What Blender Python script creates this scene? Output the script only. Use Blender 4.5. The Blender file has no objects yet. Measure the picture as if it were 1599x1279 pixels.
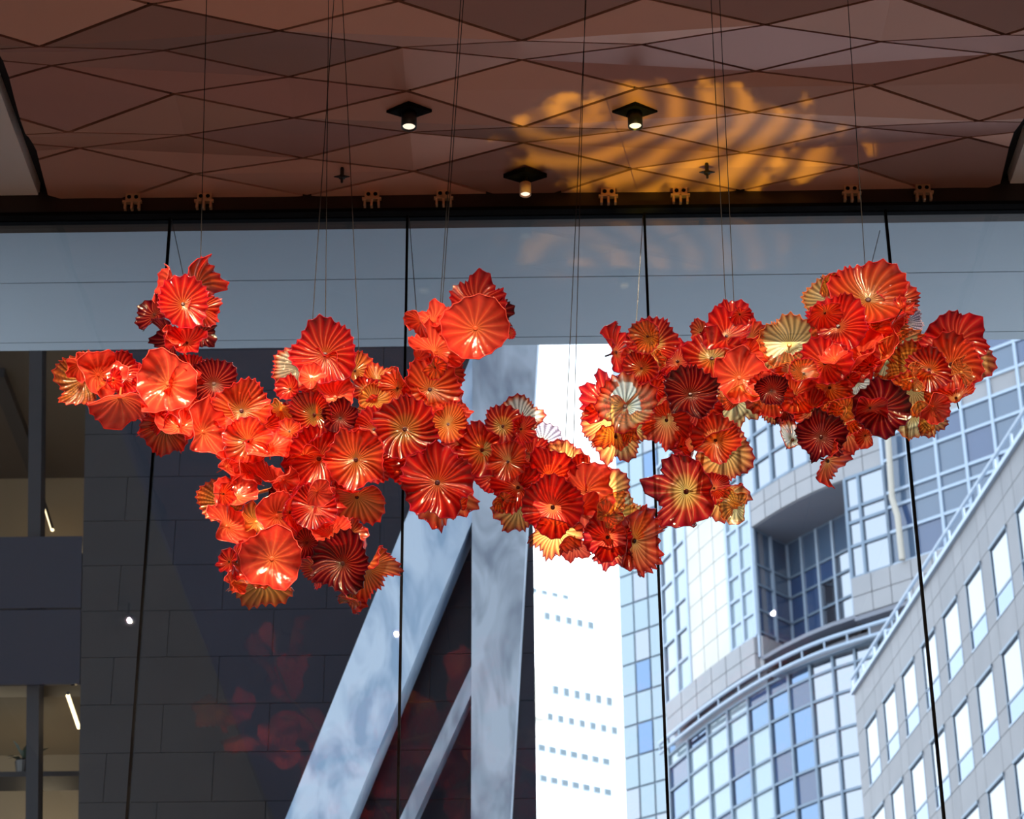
import bpy, math, random
import numpy as np
from mathutils import Matrix, Vector

random.seed(7)
sc = bpy.context.scene
COL = sc.collection
R = math.radians
EYE = 1.6

# ------------------------------------------------------------------ camera
F, CX, CY = 3500.0, 799.5, 639.5
def _cam_matrix():
    u = np.array([(743 - CX) / F, (CY + 6280) / F, -1.0]); u /= np.linalg.norm(u)
    fw = np.array([0, 0, -1.0]); fw -= (fw @ u) * u; fw /= np.linalg.norm(fw)
    r = np.cross(fw, u); y = R(0.4)
    fw2 = math.cos(y) * fw + math.sin(y) * r
    return np.array([np.cross(fw2, u), fw2, u])
M = _cam_matrix()
cam_d = bpy.data.cameras.new('camera'); cam = bpy.data.objects.new('camera', cam_d); COL.objects.link(cam)
cam_d.sensor_width = 36.0; cam_d.lens = 36.0 * F / 1599.0
cam_d.clip_end = 2000
cam_d.dof.use_dof = True; cam_d.dof.focus_distance = 10.9; cam_d.dof.aperture_fstop = 5.6
mw = Matrix(M.tolist()).to_4x4(); mw.translation = (0, 0, EYE); cam.matrix_world = mw
sc.camera = cam

# ------------------------------------------------------------------ colour management, world, sun, room lamps
sc.view_settings.view_transform = 'Standard'; sc.view_settings.look = 'None'
sc.view_settings.exposure = 0.72; sc.view_settings.gamma = 1.0; sc.view_settings.use_curve_mapping = False
sc.cycles.transparent_max_bounces = 40
sc.cycles.max_bounces = 10
sc.cycles.sample_clamp_indirect = 6.0
sc.cycles.caustics_reflective = False; sc.cycles.caustics_refractive = False

world = bpy.data.worlds.new('sky'); sc.world = world; world.use_nodes = True
wn, wl = world.node_tree.nodes, world.node_tree.links
wn.clear()
w_out = wn.new('ShaderNodeOutputWorld'); w_bg = wn.new('ShaderNodeBackground')
w_tc = wn.new('ShaderNodeTexCoord'); w_sep = wn.new('ShaderNodeSeparateXYZ'); w_rmp = wn.new('ShaderNodeValToRGB')
wl.new(w_tc.outputs['Generated'], w_sep.inputs[0]); wl.new(w_sep.outputs['Z'], w_rmp.inputs['Fac'])
w_rmp.color_ramp.elements[0].position = 0.0; w_rmp.color_ramp.elements[0].color = (0.97, 0.985, 1, 1)
w_rmp.color_ramp.elements[1].position = 0.9; w_rmp.color_ramp.elements[1].color = (0.62, 0.78, 1.0, 1)
wl.new(w_rmp.outputs['Color'], w_bg.inputs['Color']); w_bg.inputs['Strength'].default_value = 2.0
wl.new(w_bg.outputs[0], w_out.inputs['Surface'])

def add_light(name, kind, loc, energy, color, **kw):
    d = bpy.data.lights.new(name, kind); d.energy = energy; d.color = color
    for k, v in kw.items(): setattr(d, k, v)
    o = bpy.data.objects.new(name, d); COL.objects.link(o); o.location = loc
    return o
def aim(o, target):
    o.rotation_euler = (Vector(target) - Vector(o.location)).to_track_quat('-Z', 'Y').to_euler()

sun = add_light('sun', 'SUN', (40, -20, 60), 3.5, (1.0, 0.95, 0.88), angle=R(0.6))
aim(sun, Vector(sun.location) + Vector((-0.80, 0.42, -0.62)))

# ------------------------------------------------------------------ geometry helpers
CAMR = Matrix(M.tolist())
def ray(px, py):
    return Vector((M @ np.array([(px - CX) / F, -(py - CY) / F, -1.0])).tolist())
def at_y(px, py, Y):
    r = ray(px, py); p = r * (Y / r.y); p.z += EYE; return p
def at_z(px, py, Z):
    r = ray(px, py); p = r * ((Z - EYE) / r.z); p.z += EYE; return p

def link(name, me, mat, parent=None):
    o = bpy.data.objects.new(name, me); COL.objects.link(o)
    if mat is not None and len(me.materials) == 0: me.materials.append(mat)
    if parent is not None: o.parent = parent
    return o
def mesh(name, vs, fs, mat, parent=None, smooth=False):
    me = bpy.data.meshes.new(name); me.from_pydata([tuple(v) for v in vs], [], fs); me.update()
    if smooth: me.polygons.foreach_set('use_smooth', [True] * len(me.polygons))
    return link(name, me, mat, parent)
class MB:
    def __init__(s): s.v = []; s.f = []
    def add(s, vs, fs):
        b = len(s.v); s.v += [tuple(v) for v in vs]; s.f += [tuple(i + b for i in f) for f in fs]; return s
    def box(s, x0, x1, y0, y1, z0, z1):
        return s.hexa([(x0, y0, z0), (x1, y0, z0), (x1, y1, z0), (x0, y1, z0), (x0, y0, z1), (x1, y0, z1), (x1, y1, z1), (x0, y1, z1)])
    def hexa(s, p):
        return s.add(p, [(0, 3, 2, 1), (4, 5, 6, 7), (0, 1, 5, 4), (1, 2, 6, 5), (2, 3, 7, 6), (3, 0, 4, 7)])
    def prism(s, poly, off):
        n = len(poly); off = Vector(off)
        return s.add([Vector(p) for p in poly] + [Vector(p) + off for p in poly],
                     [tuple(range(n))[::-1], tuple(range(n, 2 * n))] + [(i, (i + 1) % n, n + (i + 1) % n, n + i) for i in range(n)])
    def tube(s, pts, r, n=8, caps=True, closed=False):
        pts = [Vector(p) for p in pts]; m = len(pts); rr = r if isinstance(r, (list, tuple)) else [r] * m
        vs = []; ref = None
        for i, p in enumerate(pts):
            if closed: t = pts[(i + 1) % m] - pts[i - 1]
            else: t = pts[min(i + 1, m - 1)] - pts[max(i - 1, 0)]
            t = t.normalized() if t.length > 1e-9 else Vector((0, 0, 1))
            if ref is None: ref = Vector((0, 0, 1)) if abs(t.z) < .9 else Vector((1, 0, 0))
            a = t.cross(ref)
            if a.length < 1e-6: a = t.orthogonal()
            a.normalize(); b = t.cross(a); ref = a.cross(t) if a.cross(t).length else ref
            for k in range(n):
                w = 2 * math.pi * k / n
                vs.append(p + rr[i] * (math.cos(w) * a + math.sin(w) * b))
        fs = []
        for i in range(m if closed else m - 1):
            j = (i + 1) % m
            for k in range(n): fs.append((i * n + k, i * n + (k + 1) % n, j * n + (k + 1) % n, j * n + k))
        if caps and not closed: fs += [tuple(range(n))[::-1], tuple(range((m - 1) * n, m * n))]
        return s.add(vs, fs)
    def lathe(s, prof, base=(0, 0, 0), n=20):
        vs = []; b = Vector(base)
        for r, z in prof:
            for k in range(n):
                w = 2 * math.pi * k / n; vs.append(b + Vector((r * math.cos(w), r * math.sin(w), z)))
        fs = []
        for i in range(len(prof) - 1):
            for k in range(n): fs.append((i * n + k, i * n + (k + 1) % n, (i + 1) * n + (k + 1) % n, (i + 1) * n + k))
        fs += [tuple(range(n))[::-1], tuple(range((len(prof) - 1) * n, len(prof) * n))]
        return s.add(vs, fs)
    def build(s, name, mat, parent=None, smooth=False): return mesh(name, s.v, s.f, mat, parent, smooth)

def empty(name, loc=(0, 0, 0)):
    o = bpy.data.objects.new(name, None); COL.objects.link(o); o.location = loc; o.empty_display_size = .1; return o
def keep(o, parent):            # parent without moving a mesh written in world coordinates
    o.parent = parent; o.matrix_parent_inverse = Matrix.Translation(-Vector(parent.location)); return o
def tag(o, label, cat, group=None):
    o['label'] = label; o['category'] = cat
    if group: o['group'] = group
    return o
def struct(o): o['kind'] = 'structure'; return o
def clip(poly, a, b, c):        # keep a*x + b*y <= c, points carry any further coordinates
    out = []
    for i, p in enumerate(poly):
        q = poly[(i + 1) % len(poly)]
        dp, dq = a * p[0] + b * p[1] - c, a * q[0] + b * q[1] - c
        if dp <= 0: out.append(p)
        if dp * dq < 0:
            t = dp / (dp - dq); out.append(tuple(p[k] + t * (q[k] - p[k]) for k in range(len(p))))
    return out

# ------------------------------------------------------------------ materials
def principled(name, col, rough=.5, metal=0.0, noise=None, bump=0.0, scale=6.0, spec=.5, emit=None, estr=0.0):
    m = bpy.data.materials.new(name); m.use_nodes = True
    nt = m.node_tree; b = nt.nodes['Principled BSDF']
    b.inputs['Base Color'].default_value = (*col, 1); b.inputs['Roughness'].default_value = rough
    b.inputs['Metallic'].default_value = metal; b.inputs['Specular IOR Level'].default_value = spec
    if emit: b.inputs['Emission Color'].default_value = (*emit, 1); b.inputs['Emission Strength'].default_value = estr
    if noise or bump:
        tc = nt.nodes.new('ShaderNodeTexCoord'); n = nt.nodes.new('ShaderNodeTexNoise')
        n.inputs['Scale'].default_value = scale; n.inputs['Detail'].default_value = 6
        nt.links.new(tc.outputs['Object'], n.inputs['Vector'])
        if noise:
            r = nt.nodes.new('ShaderNodeValToRGB')
            r.color_ramp.elements[0].position = .3; r.color_ramp.elements[1].position = .7
            r.color_ramp.elements[0].color = (*col, 1); r.color_ramp.elements[1].color = (*noise, 1)
            nt.links.new(n.outputs['Fac'], r.inputs['Fac']); nt.links.new(r.outputs['Color'], b.inputs['Base Color'])
        if bump:
            bp = nt.nodes.new('ShaderNodeBump'); bp.inputs['Strength'].default_value = bump; bp.inputs['Distance'].default_value = .02
            nt.links.new(n.outputs['Fac'], bp.inputs['Height']); nt.links.new(bp.outputs['Normal'], b.inputs['Normal'])
    return m

def pane_mat(name, tint, refl=1.0):
    m = bpy.data.materials.new(name); m.use_nodes = True; nt = m.node_tree; nt.nodes.clear()
    o = nt.nodes.new('ShaderNodeOutputMaterial'); t = nt.nodes.new('ShaderNodeBsdfTransparent'); g = nt.nodes.new('ShaderNodeBsdfGlossy')
    t.inputs['Color'].default_value = (*tint, 1); g.inputs['Roughness'].default_value = 0.0
    fr = nt.nodes.new('ShaderNodeFresnel'); fr.inputs['IOR'].default_value = 1.5
    mu = nt.nodes.new('ShaderNodeMath'); mu.operation = 'MULTIPLY'; mu.inputs[1].default_value = refl
    mx = nt.nodes.new('ShaderNodeMixShader')
    nt.links.new(fr.outputs[0], mu.inputs[0]); nt.links.new(mu.outputs[0], mx.inputs['Fac'])
    nt.links.new(t.outputs[0], mx.inputs[1]); nt.links.new(g.outputs[0], mx.inputs[2]); nt.links.new(mx.outputs[0], o.inputs['Surface'])
    return m

def art_glass(name, stops, opac, rib=.35, front=.5, dots=False, gloss=1.0, streak=.55):
    """blown glass: colour and density run from the hub (v=0) to the lip (v=1), ribs follow the flutes (u)"""
    m = bpy.data.materials.new(name); m.use_nodes = True; nt = m.node_tree; nt.nodes.clear(); N = nt.nodes.new; L = nt.links.new
    o = N('ShaderNodeOutputMaterial'); uv = N('ShaderNodeUVMap'); uv.uv_map = 'flutes'
    sp = N('ShaderNodeSeparateXYZ'); L(uv.outputs[0], sp.inputs[0])
    rmp = N('ShaderNodeValToRGB'); cr = rmp.color_ramp
    while len(cr.elements) < len(stops): cr.elements.new(.5)
    for e, (p, c) in zip(cr.elements, stops): e.position = p; e.color = (*c, 1)
    # streaky edge between the hub colour and the lip colour
    nz = N('ShaderNodeTexNoise'); nz.inputs['Scale'].default_value = 2.2; nz.inputs['Detail'].default_value = 3
    L(uv.outputs[0], nz.inputs['Vector'])
    ad = N('ShaderNodeMath'); ad.operation = 'MULTIPLY_ADD'; ad.inputs[1].default_value = .36
    sb = N('ShaderNodeMath'); sb.operation = 'SUBTRACT'; sb.inputs[1].default_value = .18
    L(nz.outputs['Fac'], ad.inputs[0]); L(sp.outputs['Y'], ad.inputs[2]); L(ad.outputs[0], sb.inputs[0]); L(sb.outputs[0], rmp.inputs['Fac'])
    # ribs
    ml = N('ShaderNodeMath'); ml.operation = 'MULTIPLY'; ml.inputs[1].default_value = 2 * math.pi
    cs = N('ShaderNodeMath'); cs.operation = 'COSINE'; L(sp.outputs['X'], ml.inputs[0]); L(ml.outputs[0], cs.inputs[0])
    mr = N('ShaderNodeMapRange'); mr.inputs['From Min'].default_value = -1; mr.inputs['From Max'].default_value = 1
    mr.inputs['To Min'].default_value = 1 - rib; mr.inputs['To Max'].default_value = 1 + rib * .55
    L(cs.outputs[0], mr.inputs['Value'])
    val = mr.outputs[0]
    if dots:
        vo = N('ShaderNodeTexVoronoi'); vo.inputs['Scale'].default_value = 1.0; vo.inputs['Randomness'].default_value = .15
        mp = N('ShaderNodeMapping'); mp.inputs['Scale'].default_value = (1, 9, 1); L(uv.outputs[0], mp.inputs['Vector']); L(mp.outputs[0], vo.inputs['Vector'])
        m2 = N('ShaderNodeMapRange'); m2.inputs['From Min'].default_value = .15; m2.inputs['From Max'].default_value = .55
        m2.inputs['To Min'].default_value = 1.35; m2.inputs['To Max'].default_value = .7; L(vo.outputs['Distance'], m2.inputs['Value'])
        m3 = N('ShaderNodeMath'); m3.operation = 'MULTIPLY'; L(val, m3.inputs[0]); L(m2.outputs[0], m3.inputs[1]); val = m3.outputs[0]
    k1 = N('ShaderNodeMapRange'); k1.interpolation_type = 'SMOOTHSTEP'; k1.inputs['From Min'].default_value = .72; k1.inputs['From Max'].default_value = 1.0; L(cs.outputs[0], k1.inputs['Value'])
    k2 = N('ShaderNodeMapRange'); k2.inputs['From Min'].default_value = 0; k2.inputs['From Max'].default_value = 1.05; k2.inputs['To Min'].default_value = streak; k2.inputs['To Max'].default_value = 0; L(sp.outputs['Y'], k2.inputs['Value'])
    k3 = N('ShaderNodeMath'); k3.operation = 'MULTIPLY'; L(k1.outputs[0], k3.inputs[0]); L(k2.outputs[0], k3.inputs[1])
    kx = N('ShaderNodeMix'); kx.data_type = 'RGBA'; L(k3.outputs[0], kx.inputs['Factor']); L(rmp.outputs['Color'], kx.inputs['A']); kx.inputs['B'].default_value = (1.0, .52, .16, 1)  # gold rays of the glass, also highlights along the ribs painted in
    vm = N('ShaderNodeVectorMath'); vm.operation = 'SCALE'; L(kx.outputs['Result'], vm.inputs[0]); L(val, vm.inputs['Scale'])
    tr = N('ShaderNodeBsdfTransparent'); di = N('ShaderNodeBsdfDiffuse'); tl = N('ShaderNodeBsdfTranslucent'); gl = N('ShaderNodeBsdfGlossy')
    gl.inputs['Roughness'].default_value = .11; gl.inputs['Color'].default_value = (1, .88, .76, 1)
    for b in (tr, di, tl): L(vm.outputs[0], b.inputs['Color'])
    # small ripples of the blown surface
    bp = N('ShaderNodeBump'); bp.inputs['Strength'].default_value = .35; bp.inputs['Distance'].default_value = .01
    tc = N('ShaderNodeTexCoord'); n2 = N('ShaderNodeTexNoise'); n2.inputs['Scale'].default_value = 38; L(tc.outputs['Object'], n2.inputs['Vector'])
    L(n2.outputs['Fac'], bp.inputs['Height'])
    for b in (gl, di): L(bp.outputs[0], b.inputs['Normal'])
    m1 = N('ShaderNodeMixShader'); m1.inputs['Fac'].default_value = 1 - front; L(di.outputs[0], m1.inputs[1]); L(tl.outputs[0], m1.inputs[2])
    m2_ = N('ShaderNodeMixShader')
    om = N('ShaderNodeMapRange'); om.inputs['To Min'].default_value = opac[0]; om.inputs['To Max'].default_value = opac[1]; L(sp.outputs['Y'], om.inputs['Value'])
    L(om.outputs[0], m2_.inputs['Fac']); L(tr.outputs[0], m2_.inputs[1]); L(m1.outputs[0], m2_.inputs[2])
    fr = N('ShaderNodeLayerWeight'); fr.inputs['Blend'].default_value = .5; L(bp.outputs[0], fr.inputs['Normal'])
    fp = N('ShaderNodeMath'); fp.operation = 'POWER'; fp.inputs[1].default_value = 4.0; L(fr.outputs['Facing'], fp.inputs[0])
    fm = N('ShaderNodeMath'); fm.operation = 'MULTIPLY_ADD'; fm.inputs[1].default_value = .22 * gloss; fm.inputs[2].default_value = .06 * gloss; L(fp.outputs[0], fm.inputs[0])
    m4 = N('ShaderNodeMixShader'); L(fm.outputs[0], m4.inputs['Fac']); L(m2_.outputs[0], m4.inputs[1]); L(gl.outputs[0], m4.inputs[2])
    L(m4.outputs[0], o.inputs['Surface'])
    return m

MAT = {}
MAT['ceil'] = [principled('bronze ceiling panel %d' % i, c, .42, .35) for i, c in enumerate([(.60, .30, .215), (.40, .20, .15), (.74, .38, .27), (.52, .25, .20)])]
MAT['black'] = principled('black', (.004, .004, .005), .9, spec=.1)
MAT['blackmetal'] = principled('black metal', (.012, .012, .013), .35)
MAT['transom'] = principled('dark bronze', (.03, .019, .015), .4, .3)
MAT['white'] = principled('white plaster', (.82, .78, .74), .8)
MAT['lobbywall'] = principled('lobby stone', (.40, .35, .31), .7)
MAT['floor'] = principled('polished floor', (.42, .38, .34), .25, noise=(.36, .33, .30), scale=1.5)
MAT['brass'] = principled('brushed bronze', (.75, .50, .30), .35, .5)
MAT['steel'] = principled('steel cable', (.02, .018, .018), .6, .0)
MAT['arm'] = principled('gold armature', (.70, .30, .10), .3, .6)
MAT['glass'] = pane_mat('window glass', (.93, .965, .985), .8)
MAT['lens'] = principled('lamp lens', (.9, .85, .75), .2, emit=(1, .85, .65), estr=.7)
MAT['litbody'] = principled('lamp body with warm glow painted in', (.85, .52, .32), .5)  # warm light falling on the body, painted into its colour
MAT['soffit'] = principled('pale blue metal soffit', (.47, .55, .63), .35)
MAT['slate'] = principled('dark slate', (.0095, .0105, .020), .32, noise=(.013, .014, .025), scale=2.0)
MAT['slate_lit'] = principled('slate lit brown grey', (.0125, .0112, .012), .35, noise=(.017, .0155, .0158), scale=2.0)  # slate left of the diagonal, lighter shading painted into its colour
MAT['navyglass'] = principled('navy spandrel glass', (.012, .013, .022), .12)
MAT['joint'] = principled('dark joint', (.009, .009, .012), .7)
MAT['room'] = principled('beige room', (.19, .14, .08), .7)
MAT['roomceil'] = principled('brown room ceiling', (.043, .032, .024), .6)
MAT['strip'] = principled('strip lamp', (1, .9, .7), .4, emit=(1, .72, .38), estr=2.0)
MAT['leaf'] = principled('dark leaf', (.02, .035, .02), .5)
MAT['whitestone'] = principled('white tower cladding', (.88, .87, .85), .7)
MAT['towerglass'] = principled('tower window', (.085, .12, .145), .4, spec=.2)
MAT['granite'] = principled('grey granite', (.130, .126, .136), .45, noise=(.155, .15, .16), scale=.9)
MAT['granite2'] = principled('darker grey granite', (.112, .110, .121), .45, noise=(.135, .131, .142), scale=.9)
MAT['palegranite'] = principled('pale granite', (.235, .235, .247), .5, noise=(.275, .27, .28), scale=.5)
MAT['limestone'] = principled('cream limestone', (.50, .475, .42), .6, noise=(.57, .55, .50), scale=.35)
MAT['skymirror'] = principled('sky mirror glass', (.30, .322, .355), .03, 1.0)
MAT['bluemirror'] = principled('blue mirror glass', (.155, .225, .335), .03, 1.0)
MAT['darkpane'] = principled('dark blue glass', (.062, .10, .16), .04, 0.0, spec=1.0)
MAT['deeppane'] = principled('deep blue glass', (.032, .062, .14), .04, 0.0, spec=1.0)
MAT['greypane'] = principled('pale grey green glass', (.30, .37, .41), .06, .35)
MAT['frame'] = principled('pale metal frame', (.33, .40, .49), .4, .1)
MAT['bluefr'] = principled('blue grey frame', (.15, .205, .27), .4, .1)
MAT['reflstrip'] = principled('cream column reflection', (.42, .38, .32), .6)
MAT['undr'] = principled('grey soffit', (.17, .18, .215), .7)
MAT['asphalt'] = principled('plaza paving', (.30, .30, .30), .7)

def caustic_streaks(name, a, b, scale):
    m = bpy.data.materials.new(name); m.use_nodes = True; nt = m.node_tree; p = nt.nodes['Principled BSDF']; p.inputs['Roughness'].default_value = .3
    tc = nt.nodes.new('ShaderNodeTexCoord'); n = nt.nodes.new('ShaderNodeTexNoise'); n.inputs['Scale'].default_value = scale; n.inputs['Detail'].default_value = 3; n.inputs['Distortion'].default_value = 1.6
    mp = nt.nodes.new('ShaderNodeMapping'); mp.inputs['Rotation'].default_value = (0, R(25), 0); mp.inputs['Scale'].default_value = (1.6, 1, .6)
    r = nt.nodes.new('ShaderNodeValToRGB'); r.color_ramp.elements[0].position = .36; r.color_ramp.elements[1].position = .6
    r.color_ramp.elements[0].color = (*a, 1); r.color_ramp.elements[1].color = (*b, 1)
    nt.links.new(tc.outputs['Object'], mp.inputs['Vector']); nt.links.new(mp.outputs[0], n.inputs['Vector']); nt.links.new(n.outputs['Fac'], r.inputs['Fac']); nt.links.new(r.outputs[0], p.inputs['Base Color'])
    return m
MAT['sun_band'] = caustic_streaks('pale blue sunlight band', (.34, .49, .68), (.66, .80, .96), 1.5)  # patch of sunlight, caustic streaks painted into the colour
MAT['pier'] = caustic_streaks('grey blue stone with painted caustics', (.25, .30, .38), (.52, .60, .70), 1.3)  # pier stone with bright caustic streaks painted into the colour

# blown glass palettes
G = {}
G['C'] = art_glass('coral glass', [(0, (.95, .20, .06)), (.3, (.93, .12, .055)), (.85, (.88, .075, .045)), (1, (.72, .03, .03))], (.74, .84), rib=.26, front=.60, streak=.4)
G['R'] = art_glass('red glass', [(0, (.86, .16, .03)), (.25, (.86, .05, .022)), (.75, (.80, .022, .02)), (1, (.52, .006, .02))], (.42, .66), rib=.42, front=.5, streak=.42)
G['D'] = art_glass('dark crimson glass', [(0, (.18, .008, .008)), (.3, (.38, .012, .016)), (.75, (.25, .006, .014)), (1, (.09, .002, .010))], (.60, .80), rib=.55, front=.32, streak=.3, gloss=.6)
G['O'] = art_glass('orange glass', [(0, (.95, .38, .08)), (.3, (.97, .19, .045)), (.75, (.93, .09, .03)), (1, (.62, .02, .025))], (.32, .56), rib=.42, front=.55, streak=.5)
G['A'] = art_glass('amber glass', [(0, (.92, .50, .12)), (.4, (.98, .44, .10)), (.78, (.96, .28, .06)), (1, (.55, .02, .03))], (.14, .34), rib=.50, front=.5, streak=.8)
G['E'] = art_glass('dense amber glass', [(0, (.95, .42, .08)), (.4, (.98, .32, .07)), (.8, (.95, .19, .045)), (1, (.62, .03, .03))], (.50, .68), rib=.45, front=.55, streak=.7)
G['K'] = art_glass('dense gold glass', [(0, (.90, .50, .08)), (.4, (.92, .48, .10)), (.82, (.85, .30, .06)), (1, (.62, .08, .03))], (.42, .58), rib=.5, front=.55, streak=.7)
G['G'] = art_glass('pale gold glass', [(0, (.80, .46, .10)), (.35, (.94, .66, .26)), (.82, (.95, .56, .18)), (1, (.75, .13, .04))], (.12, .30), rib=.55, front=.5, streak=.8)
G['W'] = art_glass('clear glass with red lip', [(0, (.60, .42, .14)), (.3, (.94, .84, .62)), (.76, (.97, .84, .62)), (.92, (.90, .20, .07)), (1, (.45, .01, .03))], (.06, .4), rib=.55, front=.5, streak=.5)
G['B'] = art_glass('clear dimpled glass', [(0, (.60, .45, .30)), (.5, (.66, .58, .62)), (1, (.58, .42, .52))], (.25, .4), rib=.5, front=.5, dots=True)
G['M'] = art_glass('amber glass with dimples', [(0, (.88, .28, .05)), (.5, (.66, .25, .04)), (1, (.62, .10, .03))], (.45, .65), rib=.3, front=.5, dots=True)
G['V'] = art_glass('crimson glass with gold rays', [(0, (.85, .48, .09)), (.3, (.90, .33, .06)), (.52, (.82, .045, .02)), (1, (.45, .006, .02))], (.26, .54), rib=.5, front=.5, streak=.8)
LIP = {k: principled('lip ' + k, c, .12) for k, c in dict(C=(.72, .07, .05), R=(.30, .008, .02), D=(.06, .002, .008), O=(.45, .02, .02), A=(.42, .015, .03), E=(.45, .02, .02), K=(.5, .08, .02), G=(.55, .14, .03), W=(.30, .008, .02), B=(.55, .42, .5), M=(.40, .03, .02), V=(.25, .005, .015)).items()}
HUB = {'d': principled('dark hub', (.05, .008, .006), .2), 'g': principled('gold hub', (.75, .30, .05), .25), 'c': principled('coral hub', (.75, .12, .04), .2)}
HUBOF = dict(C='c', R='d', D='d', O='d', A='d', E='d', K='g', G='g', W='d', B='d', M='g', V='d')

# ------------------------------------------------------------------ the room shell
ZC = 7.6 + EYE                # ceiling
XL, XR, YB, YG = -5.3, 5.3, -7.0, 12.0
struct(MB().box(XL, XR, YB, YG + .2, -.2, 0).build('floor', MAT['floor']))
struct(MB().box(XL - .2, XL, YB, YG - .02, 0, ZC + .3).build('wall_left', MAT['lobbywall']))
struct(MB().box(XR, XR + .2, YB, YG - .02, 0, ZC + .3).build('wall_right', MAT['lobbywall']))
struct(MB().box(XL, XR, YB - .2, YB, 0, ZC + .3).build('wall_back', MAT['lobbywall']))
ceiling = struct(MB().box(XL, XR, YB, YG + .05, ZC + .10, ZC + .3).build('ceiling', MAT['joint']))
# side bays of the ceiling, white, a black slot beside the faceted field
for s in (-1, 1):
    x0, x1 = sorted((s * 3.055, s * 5.3))
    MB().box(x0, x1, YB, YG - .02, ZC - .005, ZC + .10).build('ceiling_bay', MAT['white'], ceiling)
MB().box(-3.055, 3.055, YB, 6.9, ZC, ZC + .10).build('ceiling_bay', MAT['ceil'][1], ceiling)

# folded diamond panels
def lat_q(k): return 11.305 + .43 * k
def lat_v(kind):              # (y, z) of the vertices down one column
    out = []
    for k in range(-6, 3):
        if kind == 'P': out += [(10.645 + .86 * k, .05), (11.19 + .86 * k, -.05)]
        else: out += [(11.08 + .86 * k, -.04), (11.635 + .86 * k, .04)]
    return out
def put_panel(c, n_, s_, w_, e_, rnd):
    # n_,s_ upper and lower vertex on the column, w_,e_ the side vertices; folded along the long axis
    cen = tuple(sum(p[i] for p in (n_, s_, w_, e_)) / 4 for i in range(3))
    sh = lambda p: tuple(cen[i] + (p[i] - cen[i]) * .960 for i in range(3))
    n_, s_, w_, e_ = map(sh, (n_, s_, w_, e_))
    mb = MB(); ok = False
    for tri in ((w_, e_, n_), (e_, w_, s_)) if rnd.random() < .65 else ((n_, s_, e_), (s_, n_, w_)):
        p = clip(list(tri), 0, 1, 11.955); p = clip(p, 1, 0, 2.985) if p else p; p = clip(p, -1, 0, 2.985) if p else p
        p = clip(p, 0, -1, -6.9) if p else p
        if len(p) >= 3:
            a = sum((p[i][0] * p[(i + 1) % len(p)][1] - p[(i + 1) % len(p)][0] * p[i][1]) for i in range(len(p)))
            if abs(a) < 1e-3: continue
            if a > 0: p = p[::-1]
            mb.prism([(x, y, ZC + z) for x, y, z in p], (0, 0, .022)); ok = True
    if ok: mb.build('ceiling_panel', MAT['ceil'][rnd.randrange(4)], ceiling)
rnd = random.Random(3)
QZ = .0
for c in range(-5, 6):
    x = .68 * c
    if c % 2 == 0:
        vs = lat_v('P' if c % 4 == 0 else 'S')
        for (ya, za), (yb, zb) in zip(vs, vs[1:]):
            q = lat_q(round(((ya + yb) / 2 - 11.305) / .43))
            put_panel(c, (x, ya, za), (x, yb, zb), (x - .68, q, QZ), (x + .68, q, QZ), rnd)
    else:
        kl = 'P' if (c - 1) % 4 == 0 else 'S'; kr = 'P' if (c + 1) % 4 == 0 else 'S'
        for k in range(-11, 2):
            ya, yb = lat_q(k), lat_q(k + 1)
            wl_ = [v for v in lat_v(kl) if ya < v[0] < yb]; er = [v for v in lat_v(kr) if ya < v[0] < yb]
            if wl_ and er:
                put_panel(c, (x, ya, QZ), (x, yb, QZ), (x - .68, *wl_[0]), (x + .68, *er[0]), rnd)

# glass wall
JX = [-5.2, -3.71, -2.22, -.73, .755, 2.265, 3.77, 5.25]
ZH = 7.445 + EYE
win = struct(MB().box(XL, XR, YG - .05, YG + .16, ZH, ZH + .17).box(XL, XR, YG + .02, YG + .16, ZH + .17, ZC + .3).build('window_1', MAT['transom']))
MB().box(XL, XR, YG - .07, YG + .05, ZH - .012, ZH + .012).build('transom_edge', MAT['black'], win)
MB().box(XL, XR, YG - .05, YG + .16, 0, .12).build('sill_rail', MAT['transom'], win)
for a, b in zip(JX, JX[1:]):
    MB().box(a + .007, b - .007, YG - .008, YG + .008, .12, ZH - .012).build('pane', MAT['glass'], win)
for x in JX:
    MB().box(x - .0075, x + .0075, YG - .02, YG + .012, .12, ZH - .005).build('joint', MAT['black'], win)
for x in (-2.45, -2.0, -.95, -.5, .53, .98, 2.05, 2.5, -3.95, -3.5, 3.53, 4.0):
    z = ZH + .085; y = YG - .06
    f = MB().box(x - .045, x + .045, y - .03, y + .012, z - .015, z + .05).build('patch_fitting', MAT['brass'], win)
    MB().box(x - .06, x + .06, y - .045, y - .02, z - .027, z - .013).box(x - .05, x - .036, y - .04, y, z - .07, z - .027).box(x + .036, x + .05, y - .04, y, z - .07, z - .027).box(x - .007, x + .007, y - .045, y, z - .075, z - .02).build('bracket', MAT['brass'], f)
    for s in (-1, 1):
        MB().tube([(x + s * .022, y - .034, z + .018), (x + s * .022, y - .028, z + .018)], .013, 10).build('bolt_hole', MAT['black'], f)

# ------------------------------------------------------------------ outside: ground, soffit, added unseen storeys above
struct(MB().box(-160, 160, YG + .2, 420, -.3, -.02).build('ground', MAT['asphalt']))
ZS = 7.45 + EYE
soffit = struct(MB().box(-16, 16, YG + .16, 13.72, ZS + .05, ZS + .4).build('soffit', MAT['joint']))
for i, (a, b) in enumerate(((YG + .16, 12.795), (12.805, 13.615), (13.625, 13.735))):
    MB().box(-16, 16, a, b, ZS, ZS + .05).build('soffit_panel', MAT['soffit'], soffit)
struct(MB().box(-30, 30, -25, 13.7, ZS + .42, 60).build('added_upper_storeys', MAT['palegranite']))  # storeys out of view, added to keep the sun off the near walls

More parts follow.
